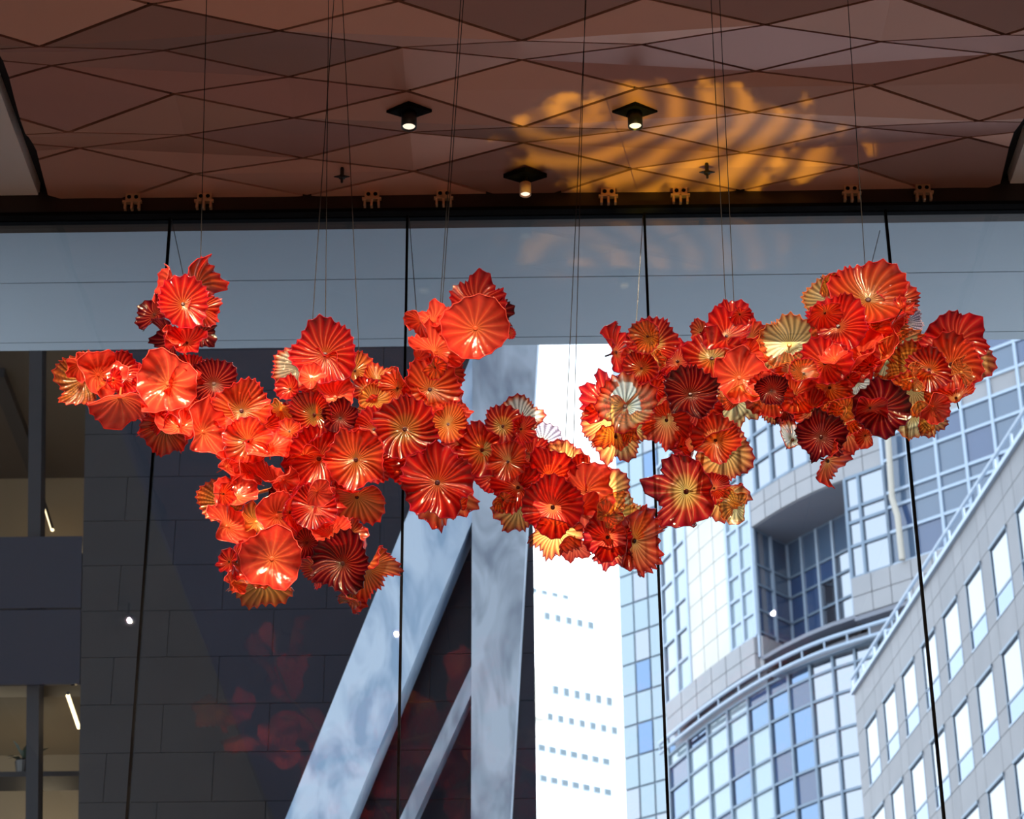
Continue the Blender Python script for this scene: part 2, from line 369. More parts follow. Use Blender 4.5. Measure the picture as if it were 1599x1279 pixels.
# ------------------------------------------------------------------ dark slate building across the way
YW = 22.0
db = tag(empty('slate_building', (-5, YW + 3, 0)), 'dark slate building with shading painted on its wall and lit rooms beside the pale pier', 'building')
def on_wall(px, py, dy=0.0): return at_y(px, py, YW + dy)
x_l = on_wall(134, 700).x; x_r = on_wall(745, 800).x; z_hi = 15.5
KEEP = lambda o: keep(o, db)
e0, e1 = on_wall(135, 545), on_wall(124, 1171)          # its leaning end edge
def edge_x(z): return e1.x + (z - e1.z) * (e0.x - e1.x) / (e0.z - e1.z)
ea, eb = -1.0, (e0.x - e1.x) / (e0.z - e1.z); ec = ea * e1.x + eb * e1.z      # keep ea*x + eb*z <= ec
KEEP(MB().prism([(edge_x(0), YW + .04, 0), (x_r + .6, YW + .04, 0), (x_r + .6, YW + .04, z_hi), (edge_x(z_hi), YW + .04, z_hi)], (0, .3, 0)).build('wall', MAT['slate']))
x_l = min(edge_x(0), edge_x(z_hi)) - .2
d0, d1 = on_wall(178, 650), on_wall(385, 1171)          # diagonal edge of the light painted on the slate
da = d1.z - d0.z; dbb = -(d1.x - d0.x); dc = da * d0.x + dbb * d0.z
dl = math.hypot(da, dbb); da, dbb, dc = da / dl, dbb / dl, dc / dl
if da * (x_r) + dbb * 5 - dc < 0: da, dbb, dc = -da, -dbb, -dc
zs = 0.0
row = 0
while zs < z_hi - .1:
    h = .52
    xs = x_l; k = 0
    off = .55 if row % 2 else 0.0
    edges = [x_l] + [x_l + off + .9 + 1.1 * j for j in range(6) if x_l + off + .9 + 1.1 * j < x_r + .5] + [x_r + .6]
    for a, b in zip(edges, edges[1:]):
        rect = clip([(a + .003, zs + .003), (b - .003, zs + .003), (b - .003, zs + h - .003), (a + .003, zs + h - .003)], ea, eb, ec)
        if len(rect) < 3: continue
        for sgn, mt in ((1, 'slate_lit'), (-1, 'slate')):
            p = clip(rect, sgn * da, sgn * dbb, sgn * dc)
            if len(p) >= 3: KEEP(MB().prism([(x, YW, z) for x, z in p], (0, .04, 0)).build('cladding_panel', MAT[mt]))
    zs += h; row += 1
# the two lit storeys at its end
xo = max(edge_x(0), edge_x(z_hi)) + .4; xw = -13.0
z_sill = on_wall(60, 838).z; z_b1 = on_wall(60, 951).z; z_l2 = on_wall(60, 1070).z
YR1, YR2 = 27.5, 24.3
zc1 = at_y(60, 747, YR1).z
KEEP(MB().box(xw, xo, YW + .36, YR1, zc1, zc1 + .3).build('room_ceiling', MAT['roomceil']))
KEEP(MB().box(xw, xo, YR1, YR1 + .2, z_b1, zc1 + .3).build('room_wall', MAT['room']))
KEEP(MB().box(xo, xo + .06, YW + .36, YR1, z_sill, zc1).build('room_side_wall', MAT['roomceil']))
KEEP(MB().box(xw, xo, YW + .36, YR1, z_sill - .3, z_sill - .05).build('room_floor', MAT['joint']))
for j in range(5):
    for z0, z1 in ((z_b1 + .01, z_sill), (z_l2 + .01, z_b1 - .01)):
        q = [(edge_x(z0) - 1.3 * (j + 1) + .01, z0), (edge_x(z0) - 1.3 * j - .01, z0), (edge_x(z1) - 1.3 * j - .01, z1), (edge_x(z1) - 1.3 * (j + 1) + .01, z1)]
        KEEP(MB().prism([(x, YW, z) for x, z in q], (0, .05, 0)).build('spandrel_pane', MAT['navyglass']))
KEEP(MB().box(xw, xo, YW + .36, YR2, z_l2, z_l2 + .2).build('room_ceiling', MAT['room']))
KEEP(MB().box(xw, xo, YR2, YR2 + .2, 0, z_l2).build('room_wall', MAT['room']))
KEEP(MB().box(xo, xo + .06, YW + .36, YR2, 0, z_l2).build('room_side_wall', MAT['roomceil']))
KEEP(MB().prism([on_wall(46, 500, .1), on_wall(66, 500, .1), on_wall(58, 1400, .1), on_wall(39, 1400, .1)], (0, .25, 0)).build('column', MAT['joint']))
b0, b1_ = at_z(-5, 575, zc1), at_z(58, 735, zc1)
KEEP(MB().prism([(b0.x - .08, b0.y, zc1 - .12), (b0.x + .10, b0.y, zc1 - .12), (b1_.x + .10, b1_.y, zc1 - .12), (b1_.x - .08, b1_.y, zc1 - .12)], (0, 0, .12)).build('ceiling_beam', MAT['joint']))
def strip(p, q, label, r=.022):
    p, q = Vector(p), Vector(q); c = (p + q) / 2
    o = tag(empty('strip_light', c), label, 'light')
    d = (q - p)
    MB().tube([p - c, q - c], r, 8).build('lamp_tube', MAT['strip'], o)
    MB().tube([p - c - d * .01 + Vector((0, 0, r)), q - c + d * .01 + Vector((0, 0, r))], r * .9, 6).build('housing', MAT['blackmetal'], o)
    return c
p, q = at_y(69, 786, YR1 - .35), at_y(82, 828, YR1 - .6)
strip(p, q, 'warm strip light slanting in the upper lit room of the slate building')
p, q = at_z(106, 1086, z_l2 - .12), at_z(123, 1136, z_l2 - .12)
strip(p, q, 'warm strip light on the ceiling of the lower lit room')
p, q = at_y(50, 1161, YR2 - .05), at_y(124, 1161, YR2 - .05)
strip(p, q, 'level warm strip light low on the back wall of the lower lit room', .016)
for nm, L_, e in (('room lamp', (xo - 2.2, YR1 - 1.2, zc1 - 1.9), 22), ('lower room lamp', (xo - 1.6, YR2 - .7, z_l2 - 1.0), 5)):
    add_light(nm, 'POINT', L_, e, (1, .75, .45), shadow_soft_size=.25)
# plant on a ledge in the lower room
pp = at_y(40, 1168, YW + .9)
pl = tag(empty('potted_plant', (pp.x, pp.y, pp.z - .32)), 'dark leafy potted plant in the lower lit room of the slate building', 'plant')
MB().lathe([(.07, 0), (.10, .16), (.09, .18), (.0, .17)]).build('pot', MAT['blackmetal'], pl)
rr = random.Random(5)
for i in range(22):
    a = rr.uniform(0, 6.28); e = rr.uniform(.25, 1.25); Ln = rr.uniform(.16, .34)
    t = Vector((math.cos(a) * math.cos(e), math.sin(a) * math.cos(e), math.sin(e))); sd = t.cross(Vector((0, 0, 1))).normalized() * .026
    b = Vector((0, 0, .17)); mid = b + t * Ln * .6; tip = b + t * Ln - Vector((0, 0, .05))
    MB().add([b, mid + sd, tip, mid - sd], [(0, 1, 2, 3)]).build('leaf', MAT['leaf'], pl)
lg = MB().box(pp.x - .9, pp.x + .9, pp.y - .2, pp.y + .3, pp.z - .38, pp.z - .325).build('ledge', MAT['joint']); KEEP(lg)

# pier in front of the slate wall; diagonal patches of sunlight built as slabs
YP = 21.2
bp_ = tag(empty('pier_and_sun_bands', at_y(780, 1171, YP).to_2d().to_3d()), 'pale blue stone pier with light streaks painted on, diagonal sunlight bands beside it', 'pier')
PY = lambda px, py, dy=0: at_y(px, py, YP + dy)
def pixprism(name, pts, mat, parent, depth, dy=0.0):
    return keep(MB().prism([PY(x, y, dy) for x, y in pts], (0, depth, 0)).build(name, mat), parent)
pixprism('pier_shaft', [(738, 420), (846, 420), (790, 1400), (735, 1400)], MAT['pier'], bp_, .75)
pixprism('sun_band', [(760, 480), (738, 812), (500, 1390), (400, 1392), (732, 565)], MAT['sun_band'], bp_, .5, .06)
pixprism('lower_sun_band', [(737, 1038), (737, 1082), (597, 1390), (572, 1390)], MAT['pier'], bp_, .3, .2)

# ------------------------------------------------------------------ facades far away, measured on their own planes
class Plane:
    def __init__(s, px, py, Y, d):
        s.P = at_y(px, py, Y); s.d = Vector((d[0], d[1], 0)).normalized(); s.n = Vector((s.d.y, -s.d.x, 0))
        if s.n.dot(s.P) > 0: s.n = -s.n          # towards the viewer's side
    def pt(s, a, z, out=0.0): q = s.P + s.d * a + s.n * out; return Vector((q.x, q.y, z))
    def box(s, a0, a1, z0, z1, o0, o1):
        return MB().hexa([s.pt(a0, z0, o1), s.pt(a1, z0, o1), s.pt(a1, z0, o0), s.pt(a0, z0, o0), s.pt(a0, z1, o1), s.pt(a1, z1, o1), s.pt(a1, z1, o0), s.pt(a0, z1, o0)])

# granite office block with square windows
B2 = Plane(1599, 690, 63.0, (-.097, .995))
g2 = tag(empty('granite_office_block', B2.pt(8, 0, -4)), 'grey granite office block with rows of tall sky mirroring windows and a roof rail', 'building')
K2 = lambda o: keep(o, g2)
S0, S1 = -8.5, 23.8
ROOF = 32.35
K2(B2.box(S0, S1, 0, ROOF - .05, -9, -.32).build('wall', MAT['joint']))
WIN0, PITCH, WW = 22.45, 2.985, 1.93       # window i runs from WIN0-i*PITCH-WW to WIN0-i*PITCH
rows = [(27.95, 28.72, 30.48), (24.33, 25.1, 26.86), (20.71, 21.48, 23.24), (17.1, 17.86, 19.6)]
wins = [(WIN0 - i * PITCH - WW, WIN0 - i * PITCH) for i in range(11) if WIN0 - i * PITCH - WW > S0]
def slab2(a0, a1, z0, z1, mt='granite'):
    K2(B2.box(a0 + .012, a1 - .012, z0 + .012, z1 - .012, -.32, 0).build('granite_panel', MAT[mt]))
rg = random.Random(11)
# piers between windows and bands between rows
cols_ = sorted([S0] + [e for w in wins for e in w] + [S1])
zt = ROOF
bands = [(30.48, 31.4), (31.4, ROOF)] + [(a[0] - (a[0] - b[2]), a[0]) for a, b in zip(rows, rows[1:])]
bands = [(30.48, 31.4), (31.4, ROOF), (26.86, 27.95), (23.24, 24.33), (19.6, 20.71), (15.6, 17.1)]
for z0, z1 in bands:
    for a0, a1 in zip(cols_, cols_[1:]): slab2(a0, a1, z0, z1, rg.choice(['granite', 'granite', 'granite2']))
for (zb, ztr, zh) in rows:
    for a0, a1 in zip(cols_, cols_[1:]):
        if any(abs(a0 - w[0]) < 1e-6 for w in wins):
            f = K2(B2.box(a0 - .0, a1 + .0, zb, zb + .06, -.1, .02).build('window', MAT['frame']))
            fr = B2.box(a0, a0 + .06, zb, zh, -.1, .01); t = B2.box(a1 - .06, a1, zb, zh, -.1, .01); fr.add(t.v, t.f)
            t = B2.box(a0, a1, zh - .10, zh, -.1, .05); fr.add(t.v, t.f); t = B2.box(a0, a1, ztr - .04, ztr + .04, -.1, -.01); fr.add(t.v, t.f)
            keep(fr.build('window_frame', MAT['bluefr']), f); f.children[-1].matrix_parent_inverse = Matrix.Identity(4)
            for z0, z1, mt in ((ztr + .04, zh - .1, 'skymirror'), (zb + .06, ztr - .04, 'bluemirror')):
                c = B2.box(a0 + .06, a1 - .06, z0, z1, -.08, -.03).build('pane', MAT[mt], f)
        else: 
            zm = ztr
            slab2(a0, a1, zm, zh, rg.choice(['granite', 'granite2'])); slab2(a0, a1, zb, zm, rg.choice(['granite', 'granite2']))
K2(MB().hexa([B2.pt(a, z, o) for z in (ROOF - .05, ROOF + .12) for a, o in ((S0, .12), (S1 + .1, .12), (S1 + .1, -.6), (S0, -.6))]).build('coping', MAT['frame']))
K2(MB().tube([B2.pt(S0, ROOF + .62, .05), B2.pt(S1, ROOF + .62, .05)], .07, 8).build('roof_rail', MAT['frame']))
a = S1
while a > S0:
    K2(MB().tube([B2.pt(a, ROOF + .1, .05), B2.pt(a, ROOF + .62, .05)], .05, 6).build('rail_post', MAT['frame'])); a -= 1.9
K2(B2.box(S1 - .3, S1, 0, ROOF - .1, -9, -.01).build('end_wall', MAT['granite']))

# curved glass and granite tower: plan curve, straight then bending away
B1 = Plane(1450, 700, 97.5, (-.73, .684))
def plan(s, out=0.0):
    def c(t):
        k = 1.0 + .00058 * max(0.0, t - 5.5) ** 2
        q = B1.P + B1.d * t; return Vector((q.x * k, q.y * k, 0))
    p = c(s); t = (c(s + .05) - c(s - .05)).normalized(); n = Vector((t.y, -t.x, 0))
    if n.dot(B1.n) < 0: n = -n
    return p + n * out
def cbox(s0, s1, z0, z1, o0, o1):
    a, b, c, d = plan(s0, o1), plan(s1, o1), plan(s1, o0), plan(s0, o0)
    up = lambda p, z: Vector((p.x, p.y, z))
    return MB().hexa([up(p, z) for z in (z0, z1) for p in (a, b, c, d)])
tw = tag(empty('curved_office_tower', plan(6, -6)), 'curved blue glass and pale granite office tower with a deep recessed loggia and balcony rail', 'building')
K1 = lambda o: keep(o, tw)
def grid(se, ze, pick, fmat='frame', off=0.0, bar=.075):
    se = sorted(se); ze = sorted(ze)
    for i, (a, b) in enumerate(zip(se, se[1:])):
        for j, (z0, z1) in enumerate(zip(ze, ze[1:])):
            K1(cbox(a, b, z0, z1, off - .2, off + rg.uniform(-.012, .012)).build('pane', MAT[pick(i, j)]))
    for s in se: K1(cbox(s - bar, s + bar, ze[0], ze[-1], off - .1, off + .12).build('mullion', MAT[fmat]))
    for z in ze:
        m = MB()
        for a, b in zip(se, se[1:]): t = cbox(a, b, z - bar, z + bar, off - .1, off + .10); m.add(t.v, t.f)
        K1(m.build('transom_bar', MAT[fmat]))
def granite(se, ze, off=0.08, mt='palegranite', name='granite_panel'):
    se = sorted(se); ze = sorted(ze)
    for a, b in zip(se, se[1:]):
        for z0, z1 in zip(ze, ze[1:]): K1(cbox(a + .02, b - .02, z0 + .02, z1 - .02, off - .4, off).build(name, MAT[mt]))
# dark glazed wing
grid([2.63, 1.13, -.45, -2.04, -3.69, -5.29, -6.9, -8.5], [43.2, 44.9, 46.2, 46.97, 48.7, 50.0, 51.05, 52.4, 54.0, 55.6, 57.2],
     lambda i, j: 'palegranite' if j == 5 else ('darkpane' if (i * 7 + j * 3) % 5 else 'deeppane'))
K1(MB().tube([plan(1.75, .5) + Vector((0, 0, 43.1)), plan(1.78, .5) + Vector((0, 0, 45.4)), plan(2.0, .5) + Vector((0, 0, 46.4)), plan(1.9, .5) + Vector((0, 0, 50))], .15, 10).build('column_reflection', MAT['reflstrip']))  # distorted reflection in the panes, modelled as a cream tube
# mirror bays
grid([4.95, 4.15, 2.63], [43.2, 44.85, 46.1, 46.85, 48.5], lambda i, j: 'skymirror', 'bluefr')
grid([12.6, 11.5, 10.42, 9.33, 8.16, 7.0], [50.25, 51.9, 53.5, 55.2, 57], lambda i, j: 'skymirror', 'bluefr')
granite([10.9, 9.9, 8.9, 7.9, 6.9, 5.9, 4.95], [48.5, 49.4, 50.2])
granite([6.95, 5.8, 4.7, 3.6, 2.65], [50.2, 51.6, 53, 55, 57]); granite([4.95, 3.8, 2.65], [48.55, 49.4, 50.2])
# corner pier: glass, limestone, glass
grid([10.9, 11.7, 12.5], [42.6, 43.9, 45.2, 46.5, 47.8, 49.1, 50.2], lambda i, j: 'greypane')
granite([12.55, 13.4, 14.3, 15.15], [42.6, 44.0, 45.4, 46.8, 48.2, 49.6, 51, 53, 55, 57], .05, 'limestone', 'limestone_panel')
grid([15.2, 16.05, 16.95], [42.6, 44.3, 46, 47.7, 49.4, 51.1, 53, 55, 57], lambda i, j: 'greypane' if (i + j) % 3 == 0 else 'skymirror')
# loggia
def P_(s, k, z):
    q = B1.P + B1.d * s; return Vector((q.x * k, q.y * k, z))
fa, fb = plan(10.88), plan(4.97); C1 = P_(8.78, 1.052, 0); D1 = P_(4.96, 1.039, 0)
up = lambda p, z: Vector((p.x, p.y, z))
poly = [plan(4.97, -.05), plan(6.5, -.05), plan(8, -.05), plan(9.5, -.05), plan(10.88, -.05), C1, D1]
K1(MB().prism([up(p, 48.48) for p in poly], (0, 0, .3)).build('loggia_ceiling', MAT['undr']))
K1(MB().prism([up(p, 41.2) for p in poly], (0, 0, .2)).build('loggia_floor', MAT['undr']))
def inner(p, q, n, ze, pick):
    nrm = (q - p).normalized(); o = Vector((nrm.y, -nrm.x, 0)); o = o if o.y < 0 else -o
    for i in range(n):
        a, b = p.lerp(q, i / n), p.lerp(q, (i + 1) / n)
        for j, (z0, z1) in enumerate(zip(ze, ze[1:])):
            K1(MB().hexa([up(v, z) for z in (z0, z1) for v in (a, b, b - o * .2, a - o * .2)]).build('pane', MAT[pick(i, j)]))
    for i in range(n + 1):
        a = p.lerp(q, i / n); t = nrm * .08
        K1(MB().hexa([up(v, z) for z in (ze[0], ze[-1]) for v in (a - t, a + t, a + t + o * .12, a - t + o * .12)]).build('mullion', MAT['frame']))
    for z in ze:
        K1(MB().hexa([up(v, zz) for zz in (z - .06, z + .06) for v in (p, q, q + o * .1, p + o * .1)]).build('transom_bar', MAT['bluefr']))
ZE = [41.4, 42.8, 44.0, 45.4, 46.5, 48.48]
inner(fa, C1, 2, ZE, lambda i, j: 'deeppane' if j < 3 else 'darkpane')
inner(C1, D1, 4, ZE, lambda i, j: 'skymirror' if (i >= 2 and j < 3) or (i == 3 and j == 3) else ('deeppane' if j < 4 else 'darkpane'))
e = fb; K1(MB().hexa([up(v, z) for z in (41.2, 48.5) for v in (fb, D1, D1 + Vector((.2, 0, 0)), fb + Vector((.2, 0, 0)))]).build('loggia_side_wall', MAT['palegranite']))
# balcony spandrels
granite([16.75, 15.7, 14.7, 13.7, 12.75, 11.8, 10.9], [40.75, 41.6, 42.5], .25)
nn = C1 - fa
for i in range(3):
    a, b = fa.lerp(C1, i / 3 * .55 + .004), fa.lerp(C1, (i + 1) / 3 * .55 - .004); o = Vector((nn.y, -nn.x, 0)).normalized(); o = o if o.y < 0 else -o
    K1(MB().hexa([up(v, z) for z in (40.75, 42.5) for v in (a + o * .25, b + o * .25, b, a)]).build('granite_panel', MAT['palegranite']))
granite([4.85, 3.7, 2.6, 1.4, .2, -1.0, -2.2], [41.15, 42.1, 43.1], .35)
K1(cbox(4.85, -2.2, 40.9, 41.14, -1.6, .3).build('bay_underside', MAT['undr']))
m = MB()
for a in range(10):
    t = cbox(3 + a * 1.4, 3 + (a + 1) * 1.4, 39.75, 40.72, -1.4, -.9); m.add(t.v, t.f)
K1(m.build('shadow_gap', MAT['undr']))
# podium glazing and rail
def pod(i, j):
    if i >= 6: return ['greypane', 'greypane', 'greypane', 'greypane', 'deeppane', 'greypane', 'bluemirror'][(i * 3 + j * 5) % 7]
    if i in (4, 5): return ['bluemirror', 'deeppane', 'bluemirror'][(i + 2 * j) % 3]
    return 'skymirror'
grid([2.55, 3.86, 5.18, 6.48, 7.83, 9.15, 10.4, 11.7, 13.0, 14.3, 15.6, 16.9], [28, 29.7, 31.4, 32.9, 34.5, 35.95, 37.7, 39.0, 39.7], pod, 'bluefr', bar=.06)
for z, r_ in ((40.35, .11), (39.8, .10)):
    K1(MB().tube([plan(2.5 + .6 * i, .55) + Vector((0, 0, z)) for i in range(25)], r_, 8).build('rail', MAT['frame']))
for i in range(12):
    p = plan(2.6 + 1.3 * i, .55)
    K1(MB().tube([up(p, 39.75), up(p, 40.35)], .05, 6).build('rail_post', MAT['frame']))
K1(cbox(2.4, 9.6, 39.66, 39.72, -1, .6).build('terrace_edge', MAT['bluefr']))
# core so that nothing shows through behind the skin
cp = [plan(17, -.5), plan(13, -.5), plan(11.2, -.6)]
K1(MB().prism([up(p, 0) for p in [plan(17, -.45), plan(14, -.45), plan(10.95, -.45), C1 + (C1 - fa).normalized() * .3 + Vector((0, .6, 0)), D1 + Vector((.5, .6, 0)), plan(4.6, -.45), plan(-8.5, -.45), plan(-8.5, -14), plan(17, -10)]], (0, 0, 57)).build('core', MAT['undr']))

# slim glass tower beyond
B3 = Plane(1000, 1000, 125.0, (-.73, .684))
sl = tag(empty('slim_glass_tower', B3.pt(0, 0, -4)), 'slim grey blue glass tower between the white tower and the curved office tower', 'building')
K3 = lambda o: keep(o, sl)
def inv(pl, px, py):
    r = ray(px, py); P0 = pl.P - Vector((0, 0, EYE)); t = P0.dot(pl.n) / r.dot(pl.n); q = r * t
    return (q - P0).dot(pl.d), q.z + EYE
sa = inv(B3, 968, 1000)[0]; sb_ = inv(B3, 1062, 1000)[0]; zt_ = inv(B3, 1000, 430)[1]; zb_ = inv(B3, 1000, 1330)[1]
sa, sb_ = min(sa, sb_), max(sa, sb_)
K3(B3.box(sa, sb_, 0, zt_, -8, -.12).build('wall', MAT['bluefr']))
ncol = 4; z = zb_; j = 0
while z < zt_:
    for i in range(ncol):
        a0 = sa + (sb_ - sa) * i / ncol; a1 = sa + (sb_ - sa) * (i + 1) / ncol
        K3(B3.box(a0 + .06, a1 - .06, z + .06, min(z + 1.9, zt_) - .06, -.12, 0).build('pane', MAT[['greypane', 'greypane', 'skymirror', 'greypane', 'greypane', 'greypane', 'bluemirror'][(i * 2 + j * 3 + (j // 4)) % 7]]))
    z += 1.9; j += 1

# white tower
B4 = Plane(827, 865, 260.0, (.811, .584))
wt = tag(empty('white_tower', B4.pt(4, 0, -8)), 'sunlit white high rise tower with level rows of small windows', 'building')
K4 = lambda o: keep(o, wt)
a_l = inv(B4, 780, 1000)[0]; a_r = inv(B4, 985, 1000)[0]; z_t = inv(B4, 830, 560)[1]
wall4 = K4(B4.box(a_l, a_r, 0, z_t, -18, -.25).build('wall', MAT['whitestone']))
def rowpx(pts, wpx, hpx, mt='towerglass', step=1):
    for px, py in pts:
        a, z = inv(B4, px, py); a2, z2 = inv(B4, px + wpx, py + wpx * .21); _, z3 = inv(B4, px, py + hpx)
        f = K4(B4.box(a, a2, z3, z, -.26, -.12).build('window', MAT['frame']))
        B4.box(a + .12, a2 - .12, z3 + .12, z - .12, -.14, -.09).build('pane', MAT[mt], f)
zd = lambda x, y: (790 + .2658 * x, 840 + .2658 * y)
def win_row(x0, y0, n, step, w, h, skip=()):
    rowpx([zd(x0 + step * i, y0 + step * .215 * i) for i in range(n) if i not in skip], w, h)
win_row(150, 285, 4, 62, 10, 8); win_row(100, 400, 7, 64, 10, 13, (1,)); win_row(130, 595, 5, 66, 12, 3, (2, 3))
win_row(215, 845, 7, 63, 10, 15); win_row(245, 1020, 7, 63, 10, 13); win_row(130, 1190, 8, 63, 12, 12); win_row(140, 1370, 8, 63, 12, 12)
for y0 in (150, 520, 740, 970, 1140, 1310):
    a, z = inv(B4, *zd(100, y0))
    K4(B4.box(a_l, a_r, z - .12, z + .12, -.3, -.1).build('floor_band', MAT['whitestone']))
# recessed cream bay
a0, z0 = inv(B4, *zd(150, 1060)); a1, z1 = inv(B4, *zd(215, 790))
K4(B4.box(min(a0, a1), max(a0, a1), z0, z1, -.3, .9).build('stair_bay', MAT['limestone']))

# ------------------------------------------------------------------ spotlights and sprinklers in the ceiling
def spotlight(px, py, label, length, rad, stem, power, tgt, lit=False):
    p = at_z(px, py, ZC - .01)
    o = tag(empty('spotlight', p), label, 'spotlight')
    w, d = .135, .075
    MB().prism([(-w, 0, -.035), (0, d, -.035), (w, 0, -.035), (0, -d, -.035)], (0, 0, .03)).build('recess_plate', MAT['black'], o)
    MB().tube([(0, 0, -.035), (0, 0, -stem - .035)], .018, 10).build('stem', MAT['blackmetal'], o)
    z = -stem - .03
    b = MB().lathe([(rad * .6, z), (rad, z - .006), (rad, z - length), (rad * .86, z - length), (rad * .82, z - length + .02)], n=28).build('lamp_body', MAT['litbody' if lit else 'blackmetal'], o, True)
    MB().lathe([(rad * .8, z - length + .010), (rad * .5, z - length + .004), (.001, z - length + .002)], n=24).build('lens', MAT['lens'], b)
    l = add_light('spot beam', 'SPOT', Vector(p) + Vector((0, 0, z - length - .02)), power, (1, .80, .55), spot_size=R(46), spot_blend=.5, shadow_soft_size=.04)
    aim(l, tgt); return o
spotlight(639, 168, 'black cylinder spotlight in a bare brown part of the ceiling', .10, .046, .01, 60, (-1.8, 10.0, 6.2))
spotlight(991, 168, 'black cylinder spotlight inside the gold patch of light', .095, .044, .01, 60, (1.2, 10.0, 6.2))
spotlight(820, 270, 'spotlight on a thin stem near the glass wall', .085, .036, .045, 30, (0, 10.2, 6.0), True)
for px, py, lb in ((534, 274, 'small black sprinkler head under the ceiling beside the plain brown panels'), (1104, 267, 'small black sprinkler head under the ceiling beside the gold patch of light')):
    p = at_z(px, py, ZC - .04)
    o = tag(empty('sprinkler_head', p), lb, 'sprinkler')
    MB().lathe([(.012, .06), (.012, .0), (.02, -.004), (.02, -.02), (.008, -.024), (.008, -.05), (.004, -.055)], n=12).build('body', MAT['blackmetal'], o)
    MB().prism([(-.05, 0, -.012), (0, .02, -.012), (.05, 0, -.012), (0, -.02, -.012)], (0, 0, .006)).build('deflector', MAT['blackmetal'], o)

# lamps of the lobby that light the sculptures from the room side
def track_spot(x, y, tgt, power, size=26):
    o = tag(empty('track_spotlight', (x, y, ZC)), 'black track spotlight over the lobby, aimed at the glass sculptures', 'spotlight', 'lobby track spotlights')
    MB().tube([(0, 0, 0), (0, 0, -.12)], .012, 8).build('stem', MAT['blackmetal'], o)
    d = (Vector(tgt) - Vector((x, y, ZC - .16))).normalized(); c = Vector((0, 0, -.16))
    MB().tube([c - d * .09, c - d * .08, c + d * .1], [.03, .05, .05], 16).build('lamp_body', MAT['blackmetal'], o)
    l = add_light('track beam', 'SPOT', Vector((x, y, ZC)) + c + d * .12, power, (1, .74, .50), spot_size=R(size), spot_blend=.6, shadow_soft_size=.012)
    aim(l, tgt)
for x, y, t, w, s_ in ((-3.6, 5.2, (-2.1, 9.8, 6.6), 1100, 26), (-1.2, 4.8, (-1.2, 9.8, 6.4), 1100, 26), (.6, 5.0, (-.6, 9.8, 6.4), 800, 26),
                      (-2.4, 5.6, (-1.5, 9.8, 5.9), 800, 24), (2.2, 5.2, (1.5, 9.8, 6.7), 900, 30), (.2, 5.0, (1.0, 9.8, 6.3), 600, 26)):
    track_spot(x, y, t, w, s_)
for x, y in ((-3, 1), (0, 1), (3, 1), (-3, -3.5), (0, -3.5), (3, -3.5), (-3, 8), (3, 8)):
    l = add_light('lobby fill', 'SPOT', (x, y, ZC - .06), 1050, (1, .68, .50), spot_size=R(58), spot_blend=.8, shadow_soft_size=.05)  # added fill out of view, brightens the ceiling by floor bounce

